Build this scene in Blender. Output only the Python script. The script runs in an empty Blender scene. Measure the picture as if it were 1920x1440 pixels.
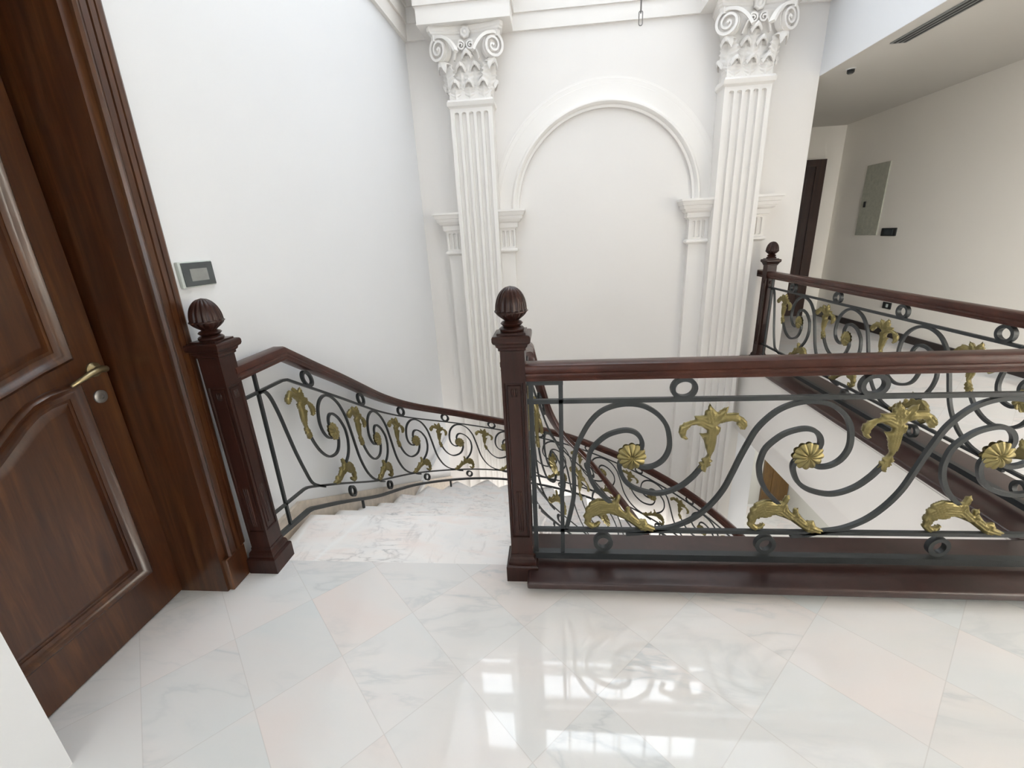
import bpy, bmesh, math, random
from mathutils import Vector, Matrix
from mathutils.geometry import delaunay_2d_cdt
R = math.radians
PI = math.pi
SC = bpy.context.scene
COL = SC.collection
random.seed(7)

# ------------------------------------------------------------------ materials
def new_mat(name):
    m = bpy.data.materials.new(name); m.use_nodes = True
    nt = m.node_tree; nt.nodes.clear()
    out = nt.nodes.new('ShaderNodeOutputMaterial'); b = nt.nodes.new('ShaderNodeBsdfPrincipled')
    nt.links.new(b.outputs[0], out.inputs[0])
    return m, nt, b
def N(nt, t, **kw):
    n = nt.nodes.new(t)
    for k, v in kw.items(): setattr(n, k, v)
    return n
def ramp(nt, src, stops):
    r = N(nt, 'ShaderNodeValToRGB'); e = r.color_ramp.elements
    while len(e) < len(stops): e.new(0.5)
    for i, (p, c) in enumerate(stops): e[i].position = p; e[i].color = (*c, 1)
    nt.links.new(src, r.inputs[0]); return r
def mixc(nt, fac, a, b, mode='MIX'):
    m = N(nt, 'ShaderNodeMix', data_type='RGBA', blend_type=mode)
    if isinstance(fac, (int, float)): m.inputs[0].default_value = fac
    else: nt.links.new(fac, m.inputs[0])
    for i, v in ((6, a), (7, b)):
        if isinstance(v, tuple): m.inputs[i].default_value = (*v, 1)
        else: nt.links.new(v, m.inputs[i])
    return m.outputs[2]
def math_n(nt, op, a, b=None):
    m = N(nt, 'ShaderNodeMath', operation=op)
    for i, v in ((0, a), (1, b)):
        if v is None: continue
        if isinstance(v, (int, float)): m.inputs[i].default_value = v
        else: nt.links.new(v, m.inputs[i])
    return m.outputs[0]
def coords(nt, scale=(1, 1, 1), rot=(0, 0, 0)):
    c = N(nt, 'ShaderNodeNewGeometry'); mp = N(nt, 'ShaderNodeMapping')
    mp.inputs['Scale'].default_value = scale; mp.inputs['Rotation'].default_value = rot
    nt.links.new(c.outputs['Position'], mp.inputs[0]); return mp.outputs[0]
def noise(nt, vec, scale, detail=4, rough=.55, dist=0):
    n = N(nt, 'ShaderNodeTexNoise'); n.inputs['Scale'].default_value = scale
    n.inputs['Detail'].default_value = detail; n.inputs['Roughness'].default_value = rough
    n.inputs['Distortion'].default_value = dist
    nt.links.new(vec, n.inputs['Vector']); return n
def bump(nt, b, h, strength, dist=.002):
    bp = N(nt, 'ShaderNodeBump'); bp.inputs['Strength'].default_value = strength
    bp.inputs['Distance'].default_value = dist
    nt.links.new(h, bp.inputs['Height']); nt.links.new(bp.outputs[0], b.inputs['Normal'])

def paint(name, rgb, rough=.45, bs=.08, spec=.4):
    m, nt, b = new_mat(name)
    n = noise(nt, coords(nt), 1.3, 2)
    c = ramp(nt, n.outputs[0], [(.3, tuple(x*.985 for x in rgb)), (.7, rgb)])
    nt.links.new(c.outputs[0], b.inputs['Base Color'])
    b.inputs['Roughness'].default_value = rough; b.inputs['Specular IOR Level'].default_value = spec
    bump(nt, b, noise(nt, coords(nt), 160, 2).outputs[0], bs, .001)
    return m
def wood(name, dark, mid, light, rough=.28, grain=(14, 14, 1.2), coat=.35, spec=.5):
    m, nt, b = new_mat(name)
    v = coords(nt, grain)
    n = noise(nt, v, 1.6, 6, .6, 1.2)
    c1 = ramp(nt, n.outputs[0], [(.28, dark), (.52, mid), (.78, light)])
    n2 = noise(nt, coords(nt, tuple(g*5 for g in grain)), 3, 3)
    c2 = ramp(nt, n2.outputs[0], [(.35, (.72, .72, .72)), (.6, (1, 1, 1))])
    nt.links.new(mixc(nt, .6, c1.outputs[0], c2.outputs[0], 'MULTIPLY'), b.inputs['Base Color'])
    b.inputs['Roughness'].default_value = rough
    b.inputs['Coat Weight'].default_value = coat; b.inputs['Coat Roughness'].default_value = .18
    b.inputs['Specular IOR Level'].default_value = spec
    bump(nt, b, n2.outputs[0], .08, .001)
    return m
def plain(name, rgb, rough=.5, metal=0., bs=0., bscale=80, spec=.5):
    m, nt, b = new_mat(name)
    n = noise(nt, coords(nt), 22, 3)
    c = ramp(nt, n.outputs[0], [(.3, tuple(x*.85 for x in rgb)), (.7, tuple(min(1, x*1.08) for x in rgb))])
    nt.links.new(c.outputs[0], b.inputs['Base Color'])
    b.inputs['Roughness'].default_value = rough; b.inputs['Metallic'].default_value = metal
    b.inputs['Specular IOR Level'].default_value = spec
    if bs: bump(nt, b, noise(nt, coords(nt), bscale, 3).outputs[0], bs, .002)
    return m

def marble_color(nt, vec, base, pink, grey, vein, vs=1.0):
    m1 = N(nt, 'ShaderNodeMapping'); m1.inputs['Rotation'].default_value = (0, 0, .75); m1.inputs['Scale'].default_value = (1, 2.6, 1); nt.links.new(vec, m1.inputs[0])
    n1 = noise(nt, m1.outputs[0], 2.0*vs, 4, .5, .5)
    c = ramp(nt, n1.outputs[0], [(.3, grey), (.5, base), (.72, pink)]).outputs[0]
    mp = N(nt, 'ShaderNodeMapping'); mp.inputs['Rotation'].default_value = (0, 0, .6)
    mp.inputs['Scale'].default_value = (1, 3.2, 1); nt.links.new(vec, mp.inputs[0])
    n2 = noise(nt, mp.outputs[0], 3.0*vs, 5, .55, .5)
    v = math_n(nt, 'ABSOLUTE', math_n(nt, 'SUBTRACT', n2.outputs[0], .5))
    vm = ramp(nt, v, [(0, (1, 1, 1)), (.028, (.25, .25, .25)), (.07, (0, 0, 0))]).outputs[0]
    n3 = noise(nt, vec, 1.7*vs, 3)
    vm2 = math_n(nt, 'MULTIPLY', vm, ramp(nt, n3.outputs[0], [(.44, (0, 0, 0)), (.66, (1, 1, 1))]).outputs[0])
    return mixc(nt, vm2, c, vein)
def floor_marble(name):
    m, nt, b = new_mat(name)
    g = N(nt, 'ShaderNodeNewGeometry'); s = N(nt, 'ShaderNodeSeparateXYZ')
    nt.links.new(g.outputs['Position'], s.inputs[0])
    u = math_n(nt, 'DIVIDE', math_n(nt, 'SUBTRACT', math_n(nt, 'ADD', s.outputs[0], s.outputs[1]), .34), .4)
    v = math_n(nt, 'DIVIDE', math_n(nt, 'ADD', math_n(nt, 'SUBTRACT', s.outputs[1], s.outputs[0]), .1), .5)
    cu, cv = math_n(nt, 'FLOOR', u), math_n(nt, 'FLOOR', v)
    cell = N(nt, 'ShaderNodeCombineXYZ'); nt.links.new(cu, cell.inputs[0]); nt.links.new(cv, cell.inputs[1])
    wn = N(nt, 'ShaderNodeTexWhiteNoise', noise_dimensions='2D'); nt.links.new(cell.outputs[0], wn.inputs['Vector'])
    off = N(nt, 'ShaderNodeVectorMath', operation='MULTIPLY_ADD')
    nt.links.new(wn.outputs['Color'], off.inputs[0]); off.inputs[1].default_value = (37, 29, 11)
    nt.links.new(g.outputs['Position'], off.inputs[2])
    c = marble_color(nt, off.outputs[0], (.775, .762, .755), (.79, .738, .72), (.725, .745, .748), (.60, .62, .63), .62)
    tint = ramp(nt, wn.outputs['Value'], [(0, (.94, .965, .97)), (.4, (1, 1, 1)), (.75, (1.0, .965, .945)), (.92, (.97, .95, .93))])
    tint.color_ramp.interpolation = 'CONSTANT'
    c = mixc(nt, .5, c, tint.outputs[0], 'MULTIPLY')
    def edge(x, n):
        f = math_n(nt, 'FRACT', x); d = math_n(nt, 'MINIMUM', f, math_n(nt, 'SUBTRACT', 1.0, f))
        return math_n(nt, 'LESS_THAN', d, n)
    jt = math_n(nt, 'MAXIMUM', edge(u, .005), edge(v, .004))
    c = mixc(nt, math_n(nt, 'MULTIPLY', jt, .32), c, (.5, .47, .45))
    nt.links.new(c, b.inputs['Base Color'])
    b.inputs['Roughness'].default_value = .035; b.inputs['Specular IOR Level'].default_value = .55
    bump(nt, b, noise(nt, coords(nt), 4, 1).outputs[0], .012, .001)
    return m
def stair_marble(name):
    m, nt, b = new_mat(name)
    o = N(nt, 'ShaderNodeObjectInfo')
    off = N(nt, 'ShaderNodeVectorMath', operation='MULTIPLY_ADD')
    cmb = N(nt, 'ShaderNodeCombineXYZ')
    for i in range(3): nt.links.new(o.outputs['Random'], cmb.inputs[i])
    g = N(nt, 'ShaderNodeNewGeometry')
    nt.links.new(cmb.outputs[0], off.inputs[0]); off.inputs[1].default_value = (31, 17, 7); nt.links.new(g.outputs['Position'], off.inputs[2])
    c = marble_color(nt, off.outputs[0], (.90, .875, .855), (.89, .81, .775), (.84, .84, .835), (.55, .54, .54), 2.2)
    mp = N(nt, 'ShaderNodeMapping'); mp.inputs['Rotation'].default_value = (0, 0, -.7); mp.inputs['Scale'].default_value = (1.5, .22, 1)
    nt.links.new(off.outputs[0], mp.inputs[0])
    n = noise(nt, mp.outputs[0], 1.6, 2.5, .35, 0)
    v = math_n(nt, 'ABSOLUTE', math_n(nt, 'SUBTRACT', n.outputs[0], .5))
    c = mixc(nt, ramp(nt, v, [(0, (.8, .8, .8)), (.012, (0, 0, 0))]).outputs[0], c, (.92, .92, .91))
    mq = N(nt, 'ShaderNodeMapping'); mq.inputs['Rotation'].default_value = (0, 0, -.75); mq.inputs['Scale'].default_value = (22, 7, 7)
    nt.links.new(off.outputs[0], mq.inputs[0])
    nq = noise(nt, mq.outputs[0], 1.0, 5, .65, .6)
    nm = noise(nt, off.outputs[0], 3.0, 2)
    f = math_n(nt, 'MULTIPLY', ramp(nt, nq.outputs[0], [(.56, (0, 0, 0)), (.72, (.55, .55, .55))]).outputs[0], ramp(nt, nm.outputs[0], [(.42, (.2, .2, .2)), (.62, (1, 1, 1))]).outputs[0])
    c = mixc(nt, f, c, (.50, .48, .47))
    nt.links.new(c, b.inputs['Base Color']); b.inputs['Roughness'].default_value = .22
    return m

M = dict(
    wall=paint('white_wall_paint', (.785, .80, .82)),
    cream=paint('cream_wall_paint', (.80, .775, .745), .42, .05),
    plaster=paint('cream_plaster', (.82, .795, .76), .4, .03),
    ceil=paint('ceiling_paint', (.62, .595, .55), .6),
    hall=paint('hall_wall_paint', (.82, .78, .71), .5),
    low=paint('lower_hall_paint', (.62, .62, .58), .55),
    beige=plain('beige_marble', (.62, .545, .46), .3),
    floor=floor_marble('polished_marble_tiles'),
    stair=stair_marble('veined_stair_marble'),
    rail=wood('dark_mahogany', (.028, .0085, .0055), (.050, .0150, .0095), (.075, .024, .015), .30, (3, 3, 3), .03, .22),
    newel=wood('dark_mahogany_upright', (.015, .0052, .0034), (.027, .009, .006), (.045, .0155, .010), .32, (16, 16, 1.2), .05, .26),
    plank=wood('dark_mahogany_plank', (.020, .0085, .0075), (.032, .0135, .0115), (.046, .02, .017), .36, (2, 2, 2), .15),
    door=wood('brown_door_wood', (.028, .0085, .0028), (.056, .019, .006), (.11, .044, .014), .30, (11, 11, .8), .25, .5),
    doord=wood('dark_hall_door_wood', (.016, .006, .004), (.032, .012, .007), (.055, .022, .012), .35, (11, 11, .8), .2),  # dark brown wood of the hall door
    ochre=wood('ochre_door_wood', (.10, .055, .016), (.15, .082, .022), (.20, .11, .03), .4, (9, 9, .8), .1),
    iron=plain('dark_wrought_iron', (.028, .032, .034), .42, .3, .25, 220, .5),
    gold=plain('antique_gold', (.235, .195, .082), .40, .72, .3, 150),
    brass=plain('aged_brass', (.40, .33, .19), .3, .9),
    steel=plain('dull_steel', (.25, .24, .23), .4, .8),
    black=plain('black_plastic', (.02, .022, .022), .35),
    screen=plain('dark_grey_screen', (.055, .065, .068), .2),
    film=plain('clear_film_edge', (.55, .60, .57), .25),
    panelgrey=plain('grey_green_metal', (.40, .40, .33), .5),
    vent=plain('grey_vent_metal', (.27, .28, .27), .5, .3),
    ventdark=plain('vent_slot', (.05, .05, .048), .7),
    base=plain('dark_baseboard_wood', (.02, .012, .01), .35),
    frame=paint('white_window_frame', (.78, .78, .78), .4),
)
# ------------------------------------------------------------------ object helpers
def obj(name, bm, mat, parent=None, smooth=False, label=None):
    me = bpy.data.meshes.new(name); bmesh.ops.recalc_face_normals(bm, faces=bm.faces[:])
    bm.to_mesh(me); bm.free()
    if mat: me.materials.append(mat)
    o = bpy.data.objects.new(name, me); COL.objects.link(o)
    if smooth is True:
        for p in me.polygons: p.use_smooth = True
    elif smooth:
        me.shade_smooth() if hasattr(me, 'shade_smooth') else None
        for p in me.polygons: p.use_smooth = True
        for e in me.edges: pass
        b2 = bmesh.new(); b2.from_mesh(me)
        for e in b2.edges:
            if len(e.link_faces) == 2 and e.calc_face_angle(0) > R(smooth): e.smooth = False
        b2.to_mesh(me); b2.free()
    if parent:
        o.parent = parent; o.matrix_parent_inverse = Matrix.Translation(-Vector(parent.location)) @ Matrix.Identity(4) if parent.location.length else Matrix.Identity(4)
    if label: o['label'] = label
    return o
def empty(name, loc, label=None, cat=None, group=None, kind=None):
    o = bpy.data.objects.new(name, None); COL.objects.link(o); o.location = loc
    o.empty_display_size = .1
    tag(o, label, cat, group, kind); return o
def tag(o, label=None, cat=None, group=None, kind=None):
    if label: o['label'] = label
    if cat: o['category'] = cat
    if group: o['group'] = group
    if kind: o['kind'] = kind
    return o
def struct(name, bm, mat, label=None, cat=None, smooth=False):
    o = obj(name, bm, mat, None, smooth); return tag(o, label, cat, None, 'structure')
def box(bm, x0, x1, y0, y1, z0, z1):
    vs = [bm.verts.new(p) for p in ((x0,y0,z0),(x1,y0,z0),(x1,y1,z0),(x0,y1,z0),(x0,y0,z1),(x1,y0,z1),(x1,y1,z1),(x0,y1,z1))]
    for f in ((0,3,2,1),(4,5,6,7),(0,1,5,4),(1,2,6,5),(2,3,7,6),(3,0,4,7)): bm.faces.new([vs[i] for i in f])
    return bm
def B(*a): return box(bmesh.new(), *a)
def bevel(bm, w, seg=2):
    bmesh.ops.bevel(bm, geom=bm.edges[:], offset=w, segments=seg, profile=.6, affect='EDGES'); return bm
def prism(bm, poly, z0, z1):
    a = [bm.verts.new((x, y, z0)) for x, y in poly]; b = [bm.verts.new((x, y, z1)) for x, y in poly]
    n = len(poly); bm.faces.new(a[::-1]); bm.faces.new(b)
    for i in range(n): bm.faces.new((a[i], a[(i+1)%n], b[(i+1)%n], b[i]))
    return bm
def loft(bm, rings, closed=True, caps=True):
    vr = [[bm.verts.new(p) for p in r] for r in rings]; n = len(rings[0])
    for a, b in zip(vr, vr[1:]):
        for i in range(n if closed else n-1):
            bm.faces.new((a[i], a[(i+1)%n], b[(i+1)%n], b[i]))
    if caps and closed: bm.faces.new(vr[0][::-1]); bm.faces.new(vr[-1])
    return bm
def catmull(pts, n=6, closed=False):
    P = [Vector(p) for p in pts]; out = []; m = len(P)
    rng = range(m if closed else m-1)
    for i in rng:
        p1, p2 = P[i], P[(i+1) % m]
        p0 = P[i-1] if (i or closed) else p1*2-p2
        p3 = P[(i+2) % m] if (i+2 < m or closed) else p2*2-p1
        for k in range(n):
            t = k/n
            out.append(.5*((2*p1)+(p2-p0)*t+(2*p0-5*p1+4*p2-p3)*t*t+(3*p1-p0-3*p2+p3)*t**3))
    if not closed: out.append(P[-1])
    return out
def tube(bm, pts, r, seg=8, closed=False):
    """round tube along a 3-D polyline; r a number or a list"""
    P = [Vector(p) for p in pts]; n = len(P); rings = []
    up = Vector((0, 0, 1))
    prev = None
    for i, p in enumerate(P):
        t = (P[(i+1) % n]-P[i-1]) if closed else (P[min(i+1, n-1)]-P[max(i-1, 0)])
        t.normalize()
        a = prev if prev is not None else (up if abs(t.z) < .9 else Vector((1, 0, 0)))
        a = (a-t*a.dot(t)).normalized(); prev = a; b = t.cross(a)
        rr = r[i] if isinstance(r, (list, tuple)) else r
        rings.append([p+a*rr*math.cos(2*PI*k/seg)+b*rr*math.sin(2*PI*k/seg) for k in range(seg)])
    if closed: rings.append(rings[0]); return loft(bm, rings, True, False)
    return loft(bm, rings)
def lathe(bm, prof, c=(0, 0), seg=32, rmul=None):
    rings = []
    for r, z in prof:
        ring = []
        for k in range(seg):
            a = 2*PI*k/seg; rr = r*(rmul(a, z) if rmul else 1)
            ring.append((c[0]+rr*math.cos(a), c[1]+rr*math.sin(a), z))
        rings.append(ring)
    return loft(bm, rings)
def ring_loft_boxes(bm, layers):
    """stacked rectangles: (x0,x1,y0,y1,z) rings lofted"""
    return loft(bm, [[(x0,y0,z),(x1,y0,z),(x1,y1,z),(x0,y1,z)] for x0,x1,y0,y1,z in layers])

# ------------------------------------------------------------------ camera
cam = bpy.data.cameras.new('camera'); co = bpy.data.objects.new('camera', cam); COL.objects.link(co)
cr, cu, cw = Vector((0.99524139, 0.08417875, -0.0490766)), Vector((0.01955489, 0.32086413, 0.94692334)), Vector((-0.09545774, 0.94337699, -0.31769115))
CH = 1.4
co.matrix_world = Matrix(((cr.x, cu.x, -cw.x, 0), (cr.y, cu.y, -cw.y, 0), (cr.z, cu.z, -cw.z, CH), (0, 0, 0, 1)))
cam.sensor_fit = 'HORIZONTAL'; cam.sensor_width = 36; cam.lens = 818.27/1920*36; cam.clip_start = .05
SC.camera = co

# ------------------------------------------------------------------ the setting
YW, XR, XL0, XL1, ZT, ZB = 4.90, 2.47, -1.428, -1.35, 6.9, -3.5
struct('floor', B(-1.75, 4.25, -2.6, 1.598, -.02, 0), M['floor'], 'polished pale pink and grey diagonal marble tiles of the landing', 'floor')
struct('floor_gallery', B(2.06, 4.25, 1.598, 7.4, -.02, 0), M['floor'], 'marble floor of the gallery hall behind the far balustrade', 'floor')
bm = bmesh.new(); box(bm, -1.75, -.17, -2.6, 1.60, -.30, -.02); box(bm, -.17, 2.06, -2.6, 1.735, -.60, -.02)
box(bm, 2.05, 4.25, -2.6, 7.4, -.60, -.02)
struct('trim_1', bm, M['plaster'], 'white plastered floor edge below the dark ledge', 'floor edge')
bm = B(2.08, 4.25, 1.735, 7.4, -.82, -.60); box(bm, -.15, 2.08, -2.6, 1.70, -.82, -.60)
struct('trim_2', bm, M['cream'], 'recessed band under the gallery floor edge', 'band')
struct('floor_lower', B(-1.75, 4.25, -2.6, 7.4, ZB-.1, ZB), M['floor'], 'marble floor of the storey below', 'floor')
# left wall, slightly off square, with the door recess
bm = bmesh.new()
prism(bm, [(XL0, 1.535), (XL1, YW+.2), (-1.9, YW+.2), (-1.9, 1.535)], ZB, ZT)
struct('wall_left', bm, M['wall'], 'white wall beside the stair, left of the pilasters', 'wall')
bm = B(-1.9, -1.43, -2.6, .744, ZB, ZT); box(bm, -1.9, -1.43, .744, 1.53, 2.3, ZT); box(bm, -1.9, -1.76, .744, 1.53, ZB, 2.3)
box(bm, -1.76, -1.43, .744, 1.53, ZB, -.02)
struct('wall_door_side', bm, M['wall'], 'white wall around the brown door', 'wall')
struct('trim_3', B(-1.42, -1.33, 3.55, YW, -.96, -.915), M['frame'], 'thin white band on the left wall below the landing', 'trim')
# back wall with clerestory openings above the entablature
WX = [(-1.22, -.72), (-.25, 2.12)]; WZ = [(4.66, 4.78), (4.95, 5.44), (5.80, 6.7)]
bm = bmesh.new(); y0, y1 = YW, YW+.2
box(bm, -1.9, 2.155, y0, y1, ZB, -.8); box(bm, -1.9, XR, y0, y1, -.8, 4.5); y1 = YW+.05; box(bm, -1.9, XR, y0, y1, 4.5, WZ[0][0])
zs = [WZ[0][0]]
for i, (a, b_) in enumerate(WZ):
    top = WZ[i+1][0] if i < 2 else ZT
    box(bm, -1.9, XR, y0, y1, b_, top)
    box(bm, -1.9, WX[0][0], y0, y1, a, b_); box(bm, WX[0][1], WX[1][0], y0, y1, a, b_); box(bm, WX[1][1], XR, y0, y1, a, b_)
struct('wall_back', bm, M['cream'], 'cream back wall with the blind arch', 'wall')
wn = 0
for (xa, xb) in WX:
    wn += 1
    fr = bmesh.new()
    for za, zb in WZ:
        box(fr, xa, xb, YW+.01, YW+.04, za, za+.02); box(fr, xa, xb, YW+.01, YW+.04, zb-.02, zb)
        n = max(1, round((xb-xa)/.4))
        for k in range(n+1):
            x = xa+(xb-xa)*k/n; box(fr, max(xa, x-.02), min(xb, x+.02), YW+.012, YW+.038, za+.02, zb-.02)
    struct('window_%d' % wn, fr, M['frame'], 'white framed high window above the back wall entablature', 'window')
# upper side wall above the gallery, with entablature; hall shell
struct('wall_right', B(XR, XR+.2, 1.25, YW+.2, 2.66, ZT), M['wall'], 'white wall above the gallery opening', 'wall')
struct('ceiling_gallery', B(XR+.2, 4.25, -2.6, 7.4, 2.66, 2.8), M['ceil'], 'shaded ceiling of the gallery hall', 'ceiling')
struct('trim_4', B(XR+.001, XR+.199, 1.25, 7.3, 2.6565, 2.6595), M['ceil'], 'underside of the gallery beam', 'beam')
struct('wall_hall', B(4.15, 4.35, -2.6, 7.5, 0, 2.66), M['hall'], 'beige hall wall behind the gallery balustrade', 'wall')
struct('wall_hall_end', B(XR, 4.35, 7.3, 7.5, -.02, 2.66), M['hall'], 'shaded end wall of the hall beside the dark door', 'wall')
struct('wall_hall_side', B(XR-.3, XR, YW+.201, 7.3, ZB, 2.66), M['wall'], 'hall side of the back wall', 'wall')
struct('baseboard_hall', B(4.13, 4.15, 1.0, 7.3, 0, .085), M['base'], 'dark wooden baseboard along the hall wall', 'baseboard')
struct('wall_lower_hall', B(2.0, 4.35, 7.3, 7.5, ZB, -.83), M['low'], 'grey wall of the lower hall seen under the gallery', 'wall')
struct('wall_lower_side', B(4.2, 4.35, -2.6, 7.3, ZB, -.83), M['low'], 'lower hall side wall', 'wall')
struct('wall_front', B(-1.9, 4.35, -2.8, -2.6, ZB, ZT), M['wall'], 'white wall behind the viewpoint', 'wall')
bm = B(-1.9, 2.8, 1.2, YW+.2, ZT, ZT+.1)
struct('ceiling', bm, M['wall'], 'white ceiling of the stairwell', 'ceiling')

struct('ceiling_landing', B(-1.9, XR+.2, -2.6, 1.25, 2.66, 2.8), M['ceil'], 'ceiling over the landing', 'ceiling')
struct('wall_landing_upper', B(-1.9, XR, 1.25, 1.45, 2.66, ZT), M['wall'], 'white wall above the landing edge', 'wall')

# entablature: bands along the back wall, breaking forward over the pilasters, returning on both side walls
PX = (-.730, 1.778)      # pilaster centres
BW = .415                # half width of the projecting blocks
def ent_layer(bm, z0, z1, p):
    box(bm, XL1-.03, XR, YW-p, YW+.02, z0, z1)
    prism(bm, [(XL0+p+.003, 1.60), (XL1+p, YW-p), (XL1-.05, YW-p), (XL0-.05, 1.60)], z0, z1)
    box(bm, XR-p, XR+.02, 1.45, YW-p, z0, z1)
bm = bmesh.new()
for z0, z1, p in ((3.214, 3.347, .028), (3.347, 3.47, .045), (3.47, 3.50, .065), (3.50, 3.70, .055), (3.70, 3.78, .12), (3.78, 3.86, .17)): ent_layer(bm, z0, z1, p)
struct('trim_5', bm, M['plaster'], 'stepped cream entablature band round the stairwell', 'entablature')
for i, cx in enumerate(PX):
    bm = bmesh.new()
    for z0, z1, p in ((3.214, 3.347, .33), (3.347, 3.47, .347), (3.47, 3.50, .367), (3.50, 3.70, .357), (3.70, 3.78, .42), (3.78, 3.86, .47)):
        e = p-.33; box(bm, max(cx-BW-e, -1.30), min(cx+BW+e, XR-.08), YW-p, YW-.02, z0-.0008, z1-.0008)
    struct('trim_%d' % (6+i), bm, M['plaster'], ('projecting entablature block over the left pilaster', 'projecting entablature block over the right pilaster')[i], 'entablature')

# ------------------------------------------------------------------ pilasters
def fluted_front(bm, cx, w, yf, z0, z1, ztop_flute, n, rad, pitch, zbot=None, sub=10):
    """front face of a slab with n round grooves; grooves end in round heads"""
    def depth(x, z):
        d = 0
        for k in range(n):
            c = (k-(n-1)/2)*pitch; a = abs(x-c)
            if a < rad:
                zz = 0
                zc = ztop_flute-rad
                if z > zc: zz = z-zc
                if zbot is not None and z < zbot+rad: zz = zbot+rad-z
                q = rad*rad-a*a-zz*zz
                if q > 0: d = max(d, min(math.sqrt(q)*1.9, rad*1.25))
        return d
    xs = {-w/2, w/2}
    for k in range(n):
        c = (k-(n-1)/2)*pitch
        for j in range(sub+1): xs.add(round(c-rad*math.cos(PI*j/sub), 5))
    xs = sorted(xs)
    zs = {z0, z1}
    for j in range(9): zs.add(ztop_flute-rad+rad*math.sin(PI/2*j/8))
    if zbot is not None:
        for j in range(9): zs.add(zbot+rad-rad*math.sin(PI/2*j/8))
    zs = sorted(zs)
    g = [[bm.verts.new((cx+x, yf+depth(x, z), z)) for x in xs] for z in zs]
    for a, b in zip(g, g[1:]):
        for i in range(len(xs)-1): bm.faces.new((a[i], a[i+1], b[i+1], b[i]))
    # sides, back
    bk = [[bm.verts.new((cx+s*w/2, YW-.001, z)) for z in (z0, z1)] for s in (-1, 1)]
    L = [r[0] for r in g]; Rr = [r[-1] for r in g]
    bm.faces.new(L+[bk[0][1], bk[0][0]]); bm.faces.new(Rr[::-1]+[bk[1][0], bk[1][1]])
    bm.faces.new(g[-1]+[bk[1][1], bk[0][1]]); bm.faces.new(g[0][::-1]+[bk[0][0], bk[1][0]])

def acanthus(bm, cx, p0, z0, w, h, ang=0., curl=.028, tilt=.04):
    """a curled leaf standing against the bell; ang turns it round the vertical"""
    nu, nt_ = 14, 40; ca, sa = math.cos(ang), math.sin(ang)
    n_teeth = 6.5
    front, back = [], []
    for j in range(nt_+1):
        t = j/nt_
        if t < .72: z = h*.93*t/.72; p = tilt*t+.006; sc = 1
        else:
            a = (t-.72)/.28*R(215); z = h*.93+curl*math.sin(a)*1.1; p = tilt*.72+.006+curl*(1-math.cos(a)); sc = 1-.15*(t-.72)/.28
        wd = w/2*(.78+.3*math.sin(PI*min(1, t*1.15)))*(1-.20*abs(math.sin(n_teeth*PI*t)))*sc
        rf, rb = [], []
        for i in range(nu+1):
            u = -1+2*i/nu
            rib = .008*math.exp(-(u/.15)**2)+.006*math.cos(n_teeth*2*PI*(t-.10*abs(u)))*min(1, abs(u)*2)
            k_ = max(0., (t-.35)/.65); pp = p-.016*u*u-.010*k_*u*u+rib; zd = .30*w*u*u*k_
            x, q = u*wd, pp
            def put(q):
                return bm.verts.new((cx+x*ca+q*sa, YW-p0-q*ca+x*sa, z0+z-zd))
            rf.append(put(q)); rb.append(put(q-.009))
        front.append(rf); back.append(rb)
    for g, rev in ((front, False), (back, True)):
        for a, b in zip(g, g[1:]):
            for i in range(nu):
                f = (a[i], a[i+1], b[i+1], b[i]); bm.faces.new(f[::-1] if rev else f)
    for a, b, c, d in zip(front, front[1:], back, back[1:]):
        bm.faces.new((a[0], b[0], d[0], c[0])); bm.faces.new((a[-1], c[-1], d[-1], b[-1]))
    bm.faces.new(front[-1]+back[-1][::-1]); bm.faces.new(front[0][::-1]+back[0])

def strip_sweep(bm, pts, nor, w, d):
    """rectangular bar along 3-D points; nor = direction of its depth"""
    P = [Vector(p) for p in pts]; nn = Vector(nor).normalized(); rings = []
    for i, p in enumerate(P):
        t = (P[min(i+1, len(P)-1)]-P[max(i-1, 0)]).normalized(); s = t.cross(nn).normalized()
        ww = w[i] if isinstance(w, list) else w
        rings.append([p+s*ww/2+nn*d/2, p-s*ww/2+nn*d/2, p-s*ww/2-nn*d/2, p+s*ww/2-nn*d/2])
    return loft(bm, rings)

def volute(bm, cx, side, yc, zc, r0, ang, depth, turns=2.0):
    """front scroll; side -1 / +1 mirrors it, ang turns its face outward"""
    ca, sa = math.cos(ang), math.sin(ang)
    def P(x, z, q=0): return Vector((cx+side*(x*ca+q*sa), yc-q*ca+x*sa*1.0, z))
    pts, ws = [], []
    n = 60
    for k in range(12):   # stem rising from between the leaves over the top of the scroll
        t = k/12; a = R(200)-t*R(110)
        pts.append(P(-.035-.075*(1-t)-r0*.0+(r0*math.cos(R(90)+(1-t)*R(70)))*1.0, zc-.11*(1-t)**1.5+r0*math.sin(R(90)-(1-t)*R(50)))); ws.append(.024)
    for k in range(n+1):
        t = k/n; a = R(90)-t*turns*2*PI; r = r0*(1-t)**.8+.008
        pts.append(P(r*math.cos(a), zc+r*math.sin(a))); ws.append(.0225*(1-.42*t))
    nor = P(0, 0, 1)-P(0, 0, 0)
    strip_sweep(bm, [p+nor*.0 for p in pts], nor, ws, depth)
    # drum behind the scroll
    ring = [[P(r*math.cos(a), zc+r*math.sin(a), q) for a in [2*PI*j/28 for j in range(28)]] for r, q in ((r0*.98, -depth*1.3), (r0*1.0, -depth*.9), (r0*1.0, -depth*.22), (r0*.9, -depth*.2))]
    loft(bm, ring)
    c = P(0, zc, depth*.45)
    bmesh.ops.create_uvsphere(bm, u_segments=10, v_segments=6, radius=.013, matrix=Matrix.Translation(c))

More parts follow.
